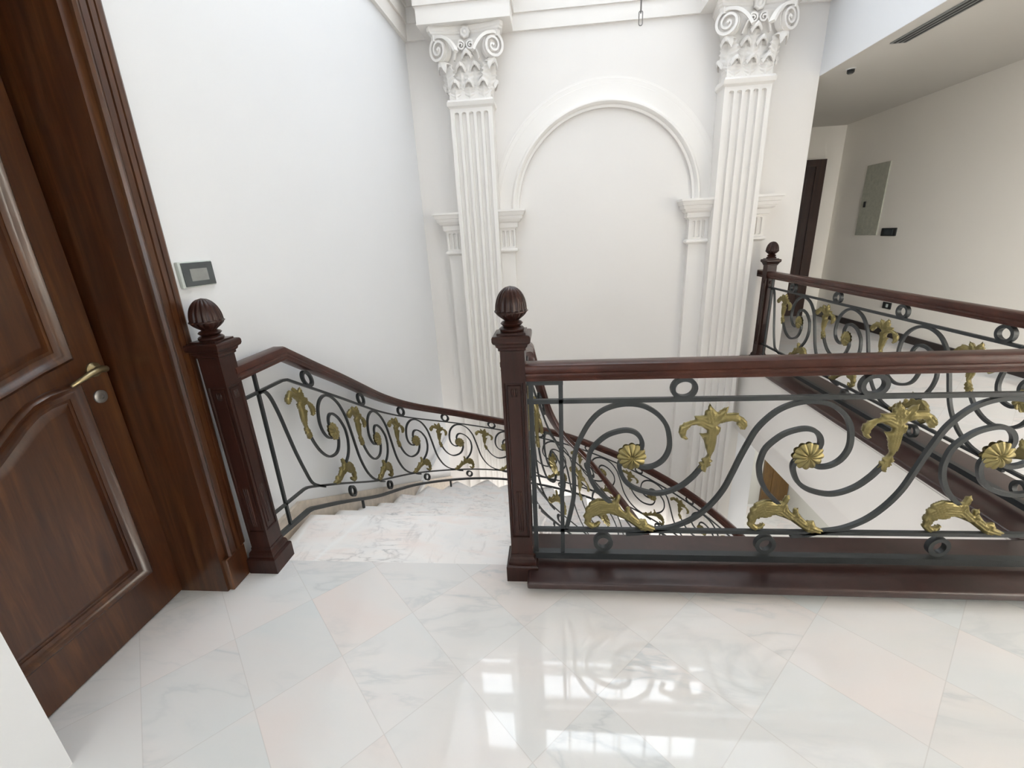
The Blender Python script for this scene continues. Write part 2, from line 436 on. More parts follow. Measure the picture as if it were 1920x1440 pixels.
def make_pilaster(cx, label):
    root = empty('pilaster', (cx, YW-.1, ZB), label, 'pilaster', 'fluted pilasters of the back wall')
    sh = bmesh.new()
    fluted_front(sh, cx, .405, YW-.20, ZB, 2.585, 2.55, 5, .0215, .070)
    obj('shaft', sh, M['plaster'], root, 30)
    nk = bmesh.new()
    prof = [(.2025, .20), (.212, .21), (.222, .222), (.224, .228), (.222, .234), (.214, .228), (.214, .22)]
    zz = [2.582, 2.592, 2.600, 2.615, 2.632, 2.640, 2.652]
    ring_loft_boxes(nk, [(cx-a, cx+a, YW-p, YW-.001, z) for (a, p), z in zip(prof, zz)])
    obj('necking', nk, M['plaster'], root)
    cap = empty('capital', (cx, YW-.1, 2.65)); cap.parent = root; cap.matrix_parent_inverse = Matrix.Translation(-Vector(root.location))
    be = bmesh.new()
    ring_loft_boxes(be, [(cx-a, cx+a, YW-p, YW-.001, z) for a, p, z in ((.195, .195, 2.65), (.195, .195, 2.85), (.205, .205, 2.98), (.235, .225, 3.06), (.27, .24, 3.115))])
    def sub(name, bm, sm=35):
        o = obj(name, bm, M['plaster'], None, sm); o.parent = cap
        o.matrix_parent_inverse = Matrix.Translation(-Vector((cx, YW-.1, 2.65))); return o
    sub('bell', be)
    for x in (-.133, 0, .133):
        b = bmesh.new(); acanthus(b, cx+x, .190, 2.652, .150, .150, 0, .020, .022); sub('acanthus_leaf', b)
    for s in (-1, 1):
        b = bmesh.new(); acanthus(b, cx+s*.196, .115, 2.652, .15, .150, s*R(90), .022, .022); sub('acanthus_leaf', b)
        b = bmesh.new(); acanthus(b, cx+s*.067, .186, 2.73, .150, .205, 0, .022, .028); sub('acanthus_leaf', b)
        b = bmesh.new(); acanthus(b, cx+s*.186, .182, 2.72, .165, .225, s*R(40), .034, .045); sub('acanthus_leaf', b)
        b = bmesh.new(); volute(b, cx+s*.243, s, YW-.262, 3.035, .090, R(30), .05); sub('volute', b)
        # small inner helix
        b = bmesh.new(); pts, ws = [], []
        for k in range(10):
            t = k/9; pts.append((cx+s*(.115-.03*t**2-.02*t), YW-.235-.02*t, 2.955+.11*t)); ws.append(.013)
        for k in range(40):
            t = k/39; a = R(60)+t*R(560); r = .032*(1-t)**.8+.004
            pts.append((cx+s*(.042+r*math.cos(a)), YW-.258, 3.055+r*math.sin(a))); ws.append(.014*(1-.3*t))
        strip_sweep(b, pts, (0, -1, 0), ws, .03); sub('helix', b)
    b = bmesh.new(); acanthus(b, cx, .200, 2.80, .15, .225, 0, .026, .03); sub('acanthus_leaf', b)
    # abacus with hollow sides
    ab = bmesh.new()
    def plan(k):
        pts = [(-.30*k, .0), (-.345*k, .265*k), (-.320*k, .300*k)]
        for j in range(1, 12):
            t = j/12; pts.append(((-.320+.64*t)*k, (.300-.055*math.sin(PI*t))*k))
        pts += [(.320*k, .300*k), (.345*k, .265*k), (.30*k, 0)]
        return pts
    rings = [[(cx+x, YW-p, z) for x, p in plan(k)] for k, z in ((.90, 3.105), (.915, 3.15), (.955, 3.158), (.965, 3.170), (.99, 3.176), (1.0, 3.188), (1.0, 3.206), (.985, 3.213))]
    loft(ab, rings); sub('abacus', ab, 25)
    fl = bmesh.new()
    rings = []
    for q, h in ((1, 0), (1, .012), (.85, .024), (.6, .030), (.42, .022), (.34, .030), (.2, .038), (.03, .040)):
        rings.append([(cx+.05*q*(1-.13*abs(math.sin(3.5*a))*q)*math.cos(a), YW-.25-h, 3.155+.052*q*(1-.13*abs(math.sin(3.5*a))*q)*math.sin(a)) for a in [2*PI*k/42 for k in range(42)]])
    loft(fl, rings)
    sub('fleuron', fl, True)
    return root
make_pilaster(PX[0], 'left fluted cream pilaster with leafy scrolled capital, near the white side wall')
make_pilaster(PX[1], 'right fluted cream pilaster with a leafy scrolled capital, beside the gallery opening')

def impost_pier(cx, side, label):
    """the part of a plain pier that shows on one side of its pilaster"""
    xi = (PX[0] if cx < 0 else PX[1])+side*.203; root = empty('pier', (xi, YW-.05, ZB), label, 'pier', 'plain piers flanking the pilasters')
    def X(o): return (xi, o) if side > 0 else (o, xi)
    xo = cx+side*.355
    obj('pier_shaft', B(*X(xo), YW-.08, YW-.001, ZB, 1.25), M['plaster'], root)
    b = bmesh.new(); ring_loft_boxes(b, [(*X(xo+side*e), YW-.08-e, YW-.001, z) for e, z in ((0, 1.245), (.012, 1.252), (.02, 1.258), (.032, 1.266), (.032, 1.282), (.022, 1.29), (.01, 1.294))])
    obj('base_molding', b, M['plaster'], root)
    b = bmesh.new(); fluted_front(b, (xi+xo+side*.01)/2, abs(xo+side*.01-xi), YW-.088, 1.292, 1.488, 1.472, 3 if abs(xo-xi) > .14 else 2, .0155, .047, 1.31, 6)
    obj('frieze', b, M['plaster'], root, 30)
    b = bmesh.new(); L = ((.0, 1.486), (.014, 1.488), (.014, 1.500), (.03, 1.502), (.03, 1.548), (.045, 1.552), (.058, 1.565), (.062, 1.580), (.074, 1.582), (.080, 1.600), (.080, 1.614), (.092, 1.617), (.098, 1.634), (.104, 1.650), (.112, 1.654), (.112, 1.674))
    ring_loft_boxes(b, [(*X(xo+side*(.01+e)), YW-.085-e*.95, YW-.001, z) for e, z in L])
    obj('cornice', b, M['plaster'], root)
impost_pier(-.735, -1, 'cream pier with an impost block between the left corner and the left pilaster')
impost_pier(-.735, 1, 'cream pier under the left foot of the arch')
impost_pier(1.75, -1, 'cream pier under the right foot of the arch')
impost_pier(1.75, 1, 'cream pier between the right pilaster and the gallery opening')

# blind arch
AX, AZ, AR = .545, 1.672, .865
prof = [(0, 0), (0, .035), (.012, .040), (.022, .040), (.026, .048), (.034, .060), (.048, .070), (.062, .068), (.074, .056), (.078, .044), (.090, .038), (.20, .034), (.203, .028), (.243, .026), (.246, .020), (.262, .018), (.264, 0)]
bm = bmesh.new(); rings = []
for k in range(97):
    a = PI*k/96
    rings.append([(AX-(AR+r)*math.cos(a), YW-.001-p, AZ+(AR+r)*math.sin(a)) for r, p in prof])
loft(bm, rings, closed=False)
o = obj('arch_molding', bm, M['plaster'], None, 28); tag(o, 'round cream arch molding on the back wall between the two pilasters', 'arch')

# ------------------------------------------------------------------ chain in the stairwell
ch = empty('hanging_chain', (.52, 3.0, 2.485), 'thin grey chain hanging in front of the arch', 'chain')
z = 2.485; k = 0
while z < 3.25:
    pts = []
    for j in range(20):
        a = 2*PI*j/20; x = .010*math.cos(a); zz = z+.034+(.024 if math.sin(a) > 0 else -.024)+.010*math.sin(a)
        pts.append((.52+(x if k % 2 == 0 else 0), 3.0+(0 if k % 2 == 0 else x), zz))
    b = bmesh.new(); tube(b, pts, .0028, 6, True); obj('link', b, M['steel'], ch, True)
    z += .058; k += 1
b = bmesh.new(); tube(b, [(.52, 3.0, z), (.52, 3.0, ZT)], .004, 6); obj('rod', b, M['steel'], ch)

# ------------------------------------------------------------------ newel posts
def make_newel(x, y, z, label):
    root = empty('newel_post', (x, y, z), label, 'newel post', 'turned top newel posts')
    def part(name, bm, sm=False): return obj(name, bm, M['newel'], root, sm)
    b = bmesh.new(); w = .0675
    ring_loft_boxes(b, [(x-a, x+a, y-a, y+a, z+q) for a, q in ((w, 0), (w, .072), (w-.003, .078), (w-.010, .080), (w-.010, .092), (w-.013, .104), (w-.020, .112), (w-.021, .125))])
    part('plinth', b)
    b = bmesh.new(); s = .0445
    box(b, x-s, x+s, y-s, y+s, z+.12, z+1.02)
    sides = [f for f in b.faces if abs(f.normal.z) < .5] if False else None
    b.faces.ensure_lookup_table(); bmesh.ops.recalc_face_normals(b, faces=b.faces[:])
    sides = [f for f in b.faces if abs(f.normal.z) < .5]
    # a raised moulded panel on each face between plain blocks
    geom = []
    for zc in (.20, .90):
        bmesh.ops.bisect_plane(b, geom=b.verts[:]+b.edges[:]+b.faces[:], plane_co=(x, y, z+zc), plane_no=(0, 0, 1))
    b.faces.ensure_lookup_table()
    mid = [f for f in b.faces if abs(f.normal.z) < .5 and z+.2 < f.calc_center_median().z < z+.9]
    r = bmesh.ops.inset_individual(b, faces=mid, thickness=.013, depth=0)
    r = bmesh.ops.inset_individual(b, faces=mid, thickness=.004, depth=-.006)
    r = bmesh.ops.inset_individual(b, faces=mid, thickness=.010, depth=0)
    r = bmesh.ops.inset_individual(b, faces=mid, thickness=.003, depth=.004)
    part('shaft', b)
    # carved reeds inside the lower ends of the panels
    for dx, dy in ((1, 0), (-1, 0), (0, 1), (0, -1)):
        for za, zb_ in ((.235, .43), (.835, .868)):
            b = bmesh.new()
            for q in (-.008, 0, .008):
                px, py = x+dx*(s-.003)+(-dy)*q, y+dy*(s-.003)+dx*q
                tube(b, [(px, py, z+za), (px, py, z+za+.012), (px, py, z+zb_-.012), (px, py, z+zb_)], [.002, .0052, .0052, .002], 8)
            part('carving', b, True)
    b = bmesh.new()
    ring_loft_boxes(b, [(x-a, x+a, y-a, y+a, z+q) for a, q in ((.0445, 1.012), (.050, 1.016), (.050, 1.024), (.056, 1.030), (.058, 1.038), (.066, 1.044), (.069, 1.052), (.069, 1.064), (.066, 1.070), (.060, 1.072), (.052, 1.0725), (.052, 1.079))])
    part('cap', b)
    b = bmesh.new()
    base = [(.0, 1.076), (.040, 1.076), (.045, 1.083), (.045, 1.089), (.040, 1.094), (.030, 1.097), (.036, 1.101), (.041, 1.107), (.036, 1.113), (.027, 1.117), (.025, 1.121)]
    lathe(b, [(r, z+q) for r, q in base], (x, y), 32); part('finial_foot', b, 40)
    b = bmesh.new()
    egg = []
    for k in range(29):
        t = k/28; q = 1.118+.121*t
        if t < .30: r = .026+.033*math.sin(PI/2*t/.30)
        else: r = .0575*math.sqrt(max(0, 1-((t-.30)/.70)**2.1))
        egg.append((max(r, .0004), z+q))
    def flute(a, zz): return 1-.055*abs(math.cos(8*a))**2 if True else 1
    lathe(b, egg, (x, y), 96, lambda a, zz: 1-.09*abs(math.cos(8*a))**4); part('finial', b, True)
    b = bmesh.new(); lathe(b, [(.054, z+1.147), (.0605, z+1.149), (.0605, z+1.153), (.054, z+1.156)], (x, y), 40, lambda a, zz: 1+.012*math.cos(18*a)); part('finial_band', b, 40)
    return root
NC, NL, NF = (-.148, 1.566), (-1.336, 1.577), (2.17, 4.70)
nroot = make_newel(NC[0], NC[1], 0, 'dark wooden newel post at the head of the stair, where the front rail starts')
def copy_tree(o, dloc, label):
    c = o.copy(); COL.objects.link(c); c.location = Vector(o.location)+Vector(dloc); c['label'] = label
    for ch_ in [q for q in bpy.data.objects if q.parent == o]:
        d = ch_.copy(); COL.objects.link(d); d.parent = c; d.matrix_parent_inverse = ch_.matrix_parent_inverse.copy()
    return c
copy_tree(nroot, (NL[0]-NC[0], NL[1]-NC[1], 0), 'dark wooden newel post against the left wall beside the brown door')
copy_tree(nroot, (NF[0]-NC[0], NF[1]-NC[1], .0), 'small far newel post where the gallery rail meets the back wall')

# ------------------------------------------------------------------ stair geometry
CX, CY = .434, 2.87       # centre of the winding part
RISE, RUN, Y0 = .161, .28, 1.956
WA = 13.0                 # degrees per winder
def path_fn(Rr):
    """plan of a line at radius Rr: straight, half circle, straight back; s from y=1.4"""
    L1 = CY-1.4; L2 = PI*Rr
    def P(s):
        if s <= L1: return (CX-Rr, 1.4+s), (0, 1)
        if s <= L1+L2:
            a = (s-L1)/Rr; return (CX-Rr*math.cos(a), CY+Rr*math.sin(a)), (math.sin(a), math.cos(a))
        return (CX+Rr, CY-(s-L1-L2)), (0, -1)
    def nose(s):
        if s <= L1: k = (s+1.4-Y0)/RUN
        elif s <= L1+L2: k = (CY-Y0)/RUN+math.degrees((s-L1)/Rr)/WA
        else: k = (CY-Y0)/RUN+180/WA+(s-L1-L2)/RUN
        return -RISE*k
    return P, nose, L1, L1+L2
K1 = (CY-Y0)/RUN; KE = K1+180/WA
RIN, ROUT = .565, 1.79
stair = empty('staircase', (-.75, 1.8, 0), 'pale veined marble staircase winding down to the right', 'staircase')
def pt(k, r, back=0.):
    """plan point of the nose of step k at radius r (back = set back from the nose)"""
    if k <= K1: return (CX-r, Y0+k*RUN-back)
    if k <= KE:
        a = R((k-K1)*WA); x, y = CX-r*math.cos(a), CY+r*math.sin(a)
        return (x-math.sin(a)*back, y-math.cos(a)*back)
    return (CX+r, CY-(k-KE)*RUN+back)
NS = 21
for k in range(NS):
    zt = -RISE*k
    ks = [k-1, k] if k else [-1.28, 0]
    n = 7; inner, outer = [], []
    for j in range(n+1):
        kk = ks[0]+(ks[1]-ks[0])*j/n
        inner.append(pt(kk, RIN, .025 if j == 0 and k else 0)); outer.append(pt(kk, ROUT, .025 if j == 0 and k else 0))
    b = bmesh.new(); prism(b, inner+outer[::-1], zt-.035, zt)
    if k > 0: bmesh.ops.bevel(b, geom=[e for e in b.edges if all(v.co.z > zt-.01 for v in e.verts)], offset=.006, segments=2, affect='EDGES')
    obj('tread', b, M['stair'], stair)
    a0, a1 = pt(k, RIN+.01, .022), pt(k, ROUT-.01, .022); c0, c1 = pt(k, RIN+.01, .045), pt(k, ROUT-.01, .045)
    b = bmesh.new(); prism(b, [a0, a1, c1, c0], zt-RISE-.002, zt-.034); obj('riser', b, M['stair'], stair)
# soffit slab
b = bmesh.new(); rings = []
for j in range(0, NS*4):
    k = -.9+j/4
    z1 = -RISE*max(k, 0)-RISE-.06; z0 = z1-.14
    i_, o_ = pt(k, RIN+.02), pt(k, ROUT-.02)
    rings.append([(*i_, z0), (*o_, z0), (*o_, z1), (*i_, z1)])
loft(b, rings); obj('soffit', b, M['plaster'], stair)
# sloped marble skirting on the left wall
b = bmesh.new(); pts = [(1.655, .085), (Y0, .085)]
y = Y0
while y < YW-.1: y += .1; pts.append((y, .085-(y-Y0)/RUN*RISE*.93))
rings = []
for y, zz in pts:
    xw = XL0+(XL1-XL0)*(y-1.53)/(YW-1.53)+.001
    rings.append([(xw, y, zz-.34), (CX-ROUT-.002 if y < CY else xw+.03, y, zz-.34), (xw+.022, y, zz), (xw, y, zz)])
loft(b, rings); obj('skirting', b, M['beige'], stair, False, 'beige marble skirting')

# ------------------------------------------------------------------ wrought-iron balustrades
S_CURVE=[(-0.549,0.227),(-0.47,0.243),(-0.394,0.284),(-0.336,0.344),(-0.292,0.416),(-0.265,0.491),(-0.245,0.554),(-0.223,0.616),(-0.199,0.674),(-0.166,0.72),(-0.125,0.757),(-0.073,0.78),(-0.019,0.787),(0.037,0.777),(0.088,0.745),(0.123,0.7),(0.138,0.649),(0.14,0.597),(0.122,0.553),(0.089,0.526),(0.05,0.519),(0.02,0.53)]
I_CURVE=[(-0.074,0.353),(-0.097,0.377),(-0.129,0.413),(-0.155,0.461),(-0.167,0.508),(-0.168,0.542),(-0.157,0.593),(-0.127,0.632),(-0.088,0.662),(-0.034,0.678),(0.004,0.672),(0.028,0.65),(0.038,0.62),(0.032,0.59)]
T_CURVE=[(-0.034,0.556),(-0.046,0.531),(-0.04,0.496),(-0.017,0.452),(0.025,0.42),(0.091,0.401),(0.143,0.407),(0.196,0.434),(0.236,0.473),(0.258,0.504),(0.278,0.535)]
S_FIRST=[(-0.257,0.225),(-0.238,0.308),(-0.226,0.379),(-0.223,0.447),(-0.226,0.508),(-0.223,0.556),(-0.212,0.609),(-0.194,0.655),(-0.164,0.711),(-0.124,0.755),(-0.075,0.779),(-0.019,0.787)]+S_CURVE[13:]
LEAF=[(0.117,0.231),(0.079,0.253),(0.067,0.279),(0.04,0.275),(0.021,0.295),(0.004,0.317),(0.0,0.339),(-0.016,0.333),(-0.015,0.31),(-0.032,0.329),(-0.043,0.355),(-0.036,0.38),(-0.042,0.398),(-0.055,0.389),(-0.062,0.367),(-0.081,0.361),(-0.102,0.37),(-0.129,0.373),(-0.15,0.363),(-0.164,0.354),(-0.167,0.341),(-0.18,0.325),(-0.177,0.309),(-0.188,0.292),(-0.18,0.276),(-0.183,0.256),(-0.169,0.24),(-0.149,0.23),(-0.122,0.241),(-0.114,0.26),(-0.122,0.267),(-0.141,0.254),(-0.155,0.263),(-0.15,0.283),(-0.136,0.293),(-0.112,0.29),(-0.085,0.306),(-0.052,0.294),(-0.019,0.278),(0.014,0.252),(0.048,0.226),(0.091,0.217)]
FLOWER=[(0.275,0.499),(0.254,0.514),(0.26,0.528),(0.254,0.54),(0.269,0.543),(0.263,0.555),(0.28,0.56),(0.286,0.572),(0.276,0.6),(0.266,0.634),(0.255,0.651),(0.246,0.665),(0.263,0.662),(0.275,0.665),(0.274,0.676),(0.259,0.687),(0.234,0.698),(0.217,0.696),(0.201,0.677),(0.198,0.654),(0.209,0.64),(0.199,0.635),(0.181,0.646),(0.17,0.669),(0.173,0.691),(0.189,0.707),(0.213,0.717),(0.229,0.72),(0.223,0.734),(0.24,0.734),(0.259,0.736),(0.26,0.752),(0.269,0.76),(0.274,0.786),(0.285,0.77),(0.303,0.751),(0.311,0.749),(0.319,0.759),(0.344,0.772),(0.341,0.751),(0.335,0.743),(0.363,0.747),(0.382,0.745),(0.383,0.736),(0.401,0.726),(0.415,0.71),(0.418,0.693),(0.411,0.677),(0.395,0.677),(0.386,0.691),(0.378,0.699),(0.379,0.707),(0.362,0.713),(0.339,0.708),(0.32,0.703),(0.311,0.695),(0.324,0.686),(0.323,0.67),(0.313,0.651),(0.313,0.623),(0.309,0.594),(0.299,0.566),(0.298,0.554),(0.308,0.546),(0.297,0.537),(0.302,0.528),(0.288,0.517),(0.285,0.496)]

def relief(outline, H, axis_pts, step=.0052):
    """(verts (u,v,h), faces): a leaf outline swelling to both sides, fluted along its edge"""
    P = [Vector(p) for p in outline]; n = len(P)
    spine = [(Vector(a), Vector(b)) for line in axis_pts for a, b in zip(line, line[1:])]
    fine = []
    for i in range(n):
        a, b = P[i], P[(i+1) % n]; m = max(1, int((b-a).length/step))
        for k in range(m): fine.append(a.lerp(b, k/m))
    seg = list(zip(fine, fine[1:]+fine[:1]))
    def dist(q):
        d = 9
        for a, b in seg:
            ab = b-a; t = max(0, min(1, (q-a).dot(ab)/max(1e-9, ab.dot(ab)))); d = min(d, (q-a-ab*t).length)
        return d
    def inside(q):
        c = False
        for a, b in seg:
            if (a.y > q.y) != (b.y > q.y) and q.x < (b.x-a.x)*(q.y-a.y)/(b.y-a.y)+a.x: c = not c
        return c
    xs = [p.x for p in P]; ys = [p.y for p in P]; pts = list(fine); ds = [0]*len(fine)
    y = min(ys); row = 0
    while y < max(ys):
        x = min(xs)+(step/2 if row % 2 else 0)
        while x < max(xs):
            q = Vector((x, y))
            if inside(q):
                d = dist(q)
                if d > step*.45: pts.append(q); ds.append(d)
            x += step
        y += step*.87; row += 1
    res = delaunay_2d_cdt(pts, [], [list(range(len(fine)))], 1, 1e-6)
    V, F, orig = res[0], res[2], res[3]
    out = []
    for i, v in enumerate(V):
        d = ds[orig[i][0]] if orig[i] and orig[i][0] < len(ds) else dist(v)
        q = min(1, d/.011); h = H*(1-(1-q)**2)
        if d > 0:
            ds_ = min(((v-a-(b-a)*max(0, min(1, (v-a).dot(b-a)/(b-a).length_squared))).length for a, b in spine))
            h += H*.42*math.cos(ds_/.0105*2*PI)*min(1, d/.004)
        out.append((v.x, v.y, h, d <= 1e-7))
    return out, F
REL = {'leaf': relief(LEAF, .0095, [[(.10, .225), (.04, .245), (-.01, .285), (-.06, .33), (-.12, .335), (-.165, .305), (-.17, .265), (-.145, .243)], [(-.06, .33), (-.045, .385)], [(-.01, .285), (.004, .325)], [(.04, .245), (.065, .27)]]),
       'flower': relief(FLOWER, .0095, [[(.28, .50), (.275, .545), (.292, .575), (.293, .65), (.29, .70), (.275, .77)], [(.29, .69), (.25, .712), (.215, .707), (.188, .69), (.183, .66)], [(.29, .69), (.33, .728), (.375, .727), (.40, .70)], [(.29, .69), (.335, .765)]])}

class Rail:
    """maps (u along the rail, v height, n sideways) to the world"""
    def __init__(s, root, P, zb, kk, ku=1.0, mirror=1, iw=.0165):
        s.root, s.P, s.zb, s.kk, s.ku, s.m, s.iw = root, P, zb, kk, ku, mirror, iw
    def at(s, S, v, n=0):
        (x, y), (tx, ty) = s.P(S)
        return Vector((x+ty*n, y-tx*n, s.zb(S)+(v-.10)*s.kk(S)))
    def U(s, s0, u): return s0+s.m*s.ku*u
    def bar(s, name, pts, w=None, d=None, closed=False, s0=0., n=5, raw=False, mat='iron'):
        """rect bar along (u,v) points relative to s0"""
        w = w or s.iw; d = d or s.iw
        C = [Vector(p) for p in pts] if raw else catmull(pts, n, closed)
        m = len(C); rings = []
        for i, c in enumerate(C):
            t = (C[(i+1) % m]-C[i-1]) if closed else (C[min(i+1, m-1)]-C[max(i-1, 0)])
            t = t.normalized(); q = Vector((-t.y, t.x))
            ring = []
            for a, e in ((1, 1), (-1, 1), (-1, -1), (1, -1)):
                p = c+q*(a*w/2); ring.append(s.at(s.U(s0, p.x), p.y, e*d/2))
            rings.append(ring)
        b = bmesh.new()
        if closed: rings.append(rings[0]); loft(b, rings, True, False); bmesh.ops.remove_doubles(b, verts=b.verts[:], dist=1e-5)
        else: loft(b, rings)
        return obj(name, b, M[mat], s.root, 40)
    def line(s, name, s1, s2, v, w=None, d=None, step=.06):
        m = max(1, int(abs(s2-s1)/step)); pts = [(s1+(s2-s1)*i/m, v) for i in range(m+1)]
        sv, s.ku, km = s.ku, 1.0, s.m; s.m = 1
        o = s.bar(name, pts, w, d, raw=True); s.ku, s.m = sv, km; return o
    def post(s, name, S, v0, v1, w=None):
        w = w or s.iw
        b = bmesh.new(); rings = []
        for v in (v0, v1):
            rings.append([s.at(S+a*w/2, v, e*w/2) for a, e in ((1, 1), (-1, 1), (-1, -1), (1, -1))])
        loft(b, rings); return obj(name, b, M['iron'], s.root)
    def ring(s, name, S, vc, rx, rz):
        km, sv = s.m, s.ku; s.m, s.ku = 1, 1.0
        pts = [(S+rx*math.cos(2*PI*i/28), vc+rz*math.sin(2*PI*i/28)) for i in range(28)]
        o = s.bar(name, pts, s.iw, s.iw*1.35, closed=True, raw=True); s.m, s.ku = km, sv; return o
    def orn(s, name, key, s0):
        V, F = REL[key]; b = bmesh.new()
        fr = [b.verts.new(s.at(s.U(s0, u), v, h+.003)) for u, v, h, e in V]
        bk = [(fr[i] if e else b.verts.new(s.at(s.U(s0, u), v, -h-.003))) for i, (u, v, h, e) in enumerate(V)]
        for f in F:
            try: b.faces.new([fr[i] for i in f]); b.faces.new([bk[i] for i in f[::-1]])
            except ValueError: pass
        return obj(name, b, M['gold'], s.root, True)
    def rosette(s, S, v=.566, r=.056):
        b = bmesh.new(); n = 72; rows = 9
        for side in (1, -1):
            rings = []
            for j in range(rows):
                q = 1-j/(rows-1)*.97
                ring = []
                for i in range(n):
                    a = 2*PI*i/n; pet = abs(math.cos(6*a)); rr = r*q*(1-.10*(1-pet)*q)
                    h = (.004+.012*(1-q*q)+.007*pet*min(1, 3*q)*(1-q*.6)-(.008*math.exp(-(q/.14)**2)))*side
                    ring.append(s.at(S+rr*math.cos(a), v+rr*math.sin(a)/max(.6, 1.0), h))
                rings.append(ring)
            loft(b, rings, True, False)
        bmesh.ops.remove_doubles(b, verts=b.verts[:], dist=1e-4)
        return obj('rosette', b, M['gold'], s.root, 50)
    def unit(s, s0, first=False, last=False, s_max=None):
        if first is True: s.bar('scroll', S_FIRST, s0=s0)
        else:
            loop = [(-.756+.034*math.cos(a), .166+.030*math.sin(a)) for a in [R(20)+R(290)*-1*0+R(x) for x in ()]]
            pts = [(-.700, .196)]+[(-.72, .2055), (-.66, .2065), (-.60, .212)][1:]+S_CURVE
            s.bar('scroll', pts[1:], s0=s0)
        s.bar('inner_scroll', I_CURVE, s0=s0); s.bar('lower_scroll', T_CURVE, s0=s0)
        s.rosette(s.U(s0, 0)); s.orn('gilded_flower', 'flower', s0); s.orn('gilded_leaf', 'leaf', s0)
        s.ring('ring', s.U(s0, .178), .8455, .040, .036)
        s.ring('loop', s.U(s0, -.103), .164, .032, .034)
    def handrail(s, s1, s2, mat='rail', extra=()):
        prof = [(-.020, .889), (-.031, .893), (-.031, .903), (-.034, .907), (-.037, .914), (-.034, .919), (-.034, .923), (-.038, .928), (-.038, .945), (-.034, .953), (-.024, .957), (.024, .957), (.034, .953), (.038, .945), (.038, .928), (.034, .923), (.034, .919), (.037, .914), (.034, .907), (.031, .903), (.031, .893), (.020, .889)]
        m = max(2, int(abs(s2-s1)/.04)); ss = sorted({s1+(s2-s1)*i/m for i in range(m+1)} | set(extra)); rings = []
        for S in ss:
            zt = s.zb(S)+(.957-.10)*s.kk(S)
            (x, y), (tx, ty) = s.P(S)
            rings.append([(x+ty*n, y-tx*n, zt+(v-.957)) for n, v in prof])
        b = bmesh.new(); loft(b, rings); return obj('handrail', b, M[mat], s.root, 35)

def flat(c): return lambda S: c
# --- front balustrade along the landing
RY = 1.561
root = empty('balustrade', (.9, RY, .06), 'front iron balustrade with gilded scrolls standing on the dark ledge by the landing', 'balustrade', 'scrolled iron balustrades')
XE = 2.13
ra = Rail(root, lambda S: ((S, RY), (1, 0)), flat(.10), flat(1.0))
ra.handrail(NC[0]+.045, XE+.04)
ra.line('top_bar', NC[0]+.045, XE, .802); ra.line('bottom_bar', NC[0]+.045, XE, .223); ra.line('foot_bar', NC[0]+.045, XE, .098, .030, .03)
ra.line('cover_bar', NC[0]+.045, .034, .880, .020, .02)
ra.post('upright', -.088, .10, .886, .018); ra.post('upright', .025, .10, .886)
for i in range(3): ra.unit(.297+.65*i, first=(i == 0))
# --- gallery balustrade
GX = 2.17
root = empty('balustrade', (GX, 3.1, .06), 'far iron balustrade with gilded scrolls along the gallery, before the beige hall wall', 'balustrade', 'scrolled iron balustrades')
rb = Rail(root, lambda S: ((GX, NF[1]-S), (0, -1)), flat(.10), flat(1.0), 1.0, -1)
rb.handrail(-.20, NF[1]-RY+.038)
for nm, v, w, d in (('top_bar', .802, None, None), ('bottom_bar', .223, None, None), ('foot_bar', .098, .030, .03)): rb.line(nm, .045, NF[1]-RY, v, w, d)
rb.post('upright', .10, .10, .886)
START = [(0, .795), (.05, .79), (.09, .75), (.13, .66), (.165, .55), (.205, .43), (.25, .33), (.30, .25), (.37, .226), (.44, .214)]
def start_scroll(rr, S, k=1.0):
    km, sv = rr.m, rr.ku; rr.m, rr.ku = 1, k; rr.bar('scroll', START, s0=S); rr.m, rr.ku = km, sv
start_scroll(rb, .10, .72)
for i in range(5): rb.unit(.71-.04+.65*i, last=(i == 4)) if .67+.65*i < NF[1]-RY else None
# --- outer stair balustrade
def interp(nodes, smooth_from=None):
    def f(x):
        if x <= nodes[0][0]: return nodes[0][1]
        for i in range(len(nodes)-1):
            (x0, y0), (x1, y1) = nodes[i], nodes[i+1]
            if x <= x1:
                def sl(j):
                    if j <= 0 or j >= len(nodes)-1: return None
                    return (nodes[j+1][1]-nodes[j-1][1])/(nodes[j+1][0]-nodes[j-1][0])
                d = (y1-y0)/(x1-x0); m0, m1 = sl(i), sl(i+1)
                m0 = d if m0 is None or (smooth_from is not None and x0 <= smooth_from+1e-6) else m0
                m1 = d if m1 is None or (smooth_from is not None and x1 <= smooth_from+1e-6) else m1
                t = (x-x0)/(x1-x0); h = x1-x0
                return (2*t**3-3*t*t+1)*y0+(t**3-2*t*t+t)*h*m0+(-2*t**3+3*t*t)*y1+(t**3-t*t)*h*m1
        (x0, y0), (x1, y1) = nodes[-2], nodes[-1]
        return y1+(x-x1)*(y1-y0)/(x1-x0)
    return f
def sc14(nd): return [(a*1.4, b*1.4) for a, b in nd]
RO = 1.76
Po, noseo, Lo1, Lo2 = path_fn(RO)
hz = interp(sc14([(0, .683), (.398, .683), (.608, .560), (.768, .468), (1.128, .253), (1.427, .085), (1.79, -.095), (2.22, -.30), (2.546, -.44), (2.82, -.551), (3.013, -.635), (3.446, -.815), (3.81, -.96), (4.167, -1.105), (4.946, -1.425)]), .398*1.4)
bz = interp(sc14([(0, .076), (.156, .074), (.372, .046), (.586, -.068), (1.0, -.298), (1.413, -.484), (1.722, -.622), (2.225, -.833), (2.557, -.980), (3.018, -1.172), (3.446, -1.35), (3.81, -1.50), (4.167, -1.64), (4.946, -1.96)]), .372*1.4)
root = empty('balustrade', (-1.31, 2.2, 0), 'outer iron balustrade with gilded scrolls winding down the stair from the left wall newel', 'balustrade', 'scrolled iron balustrades')
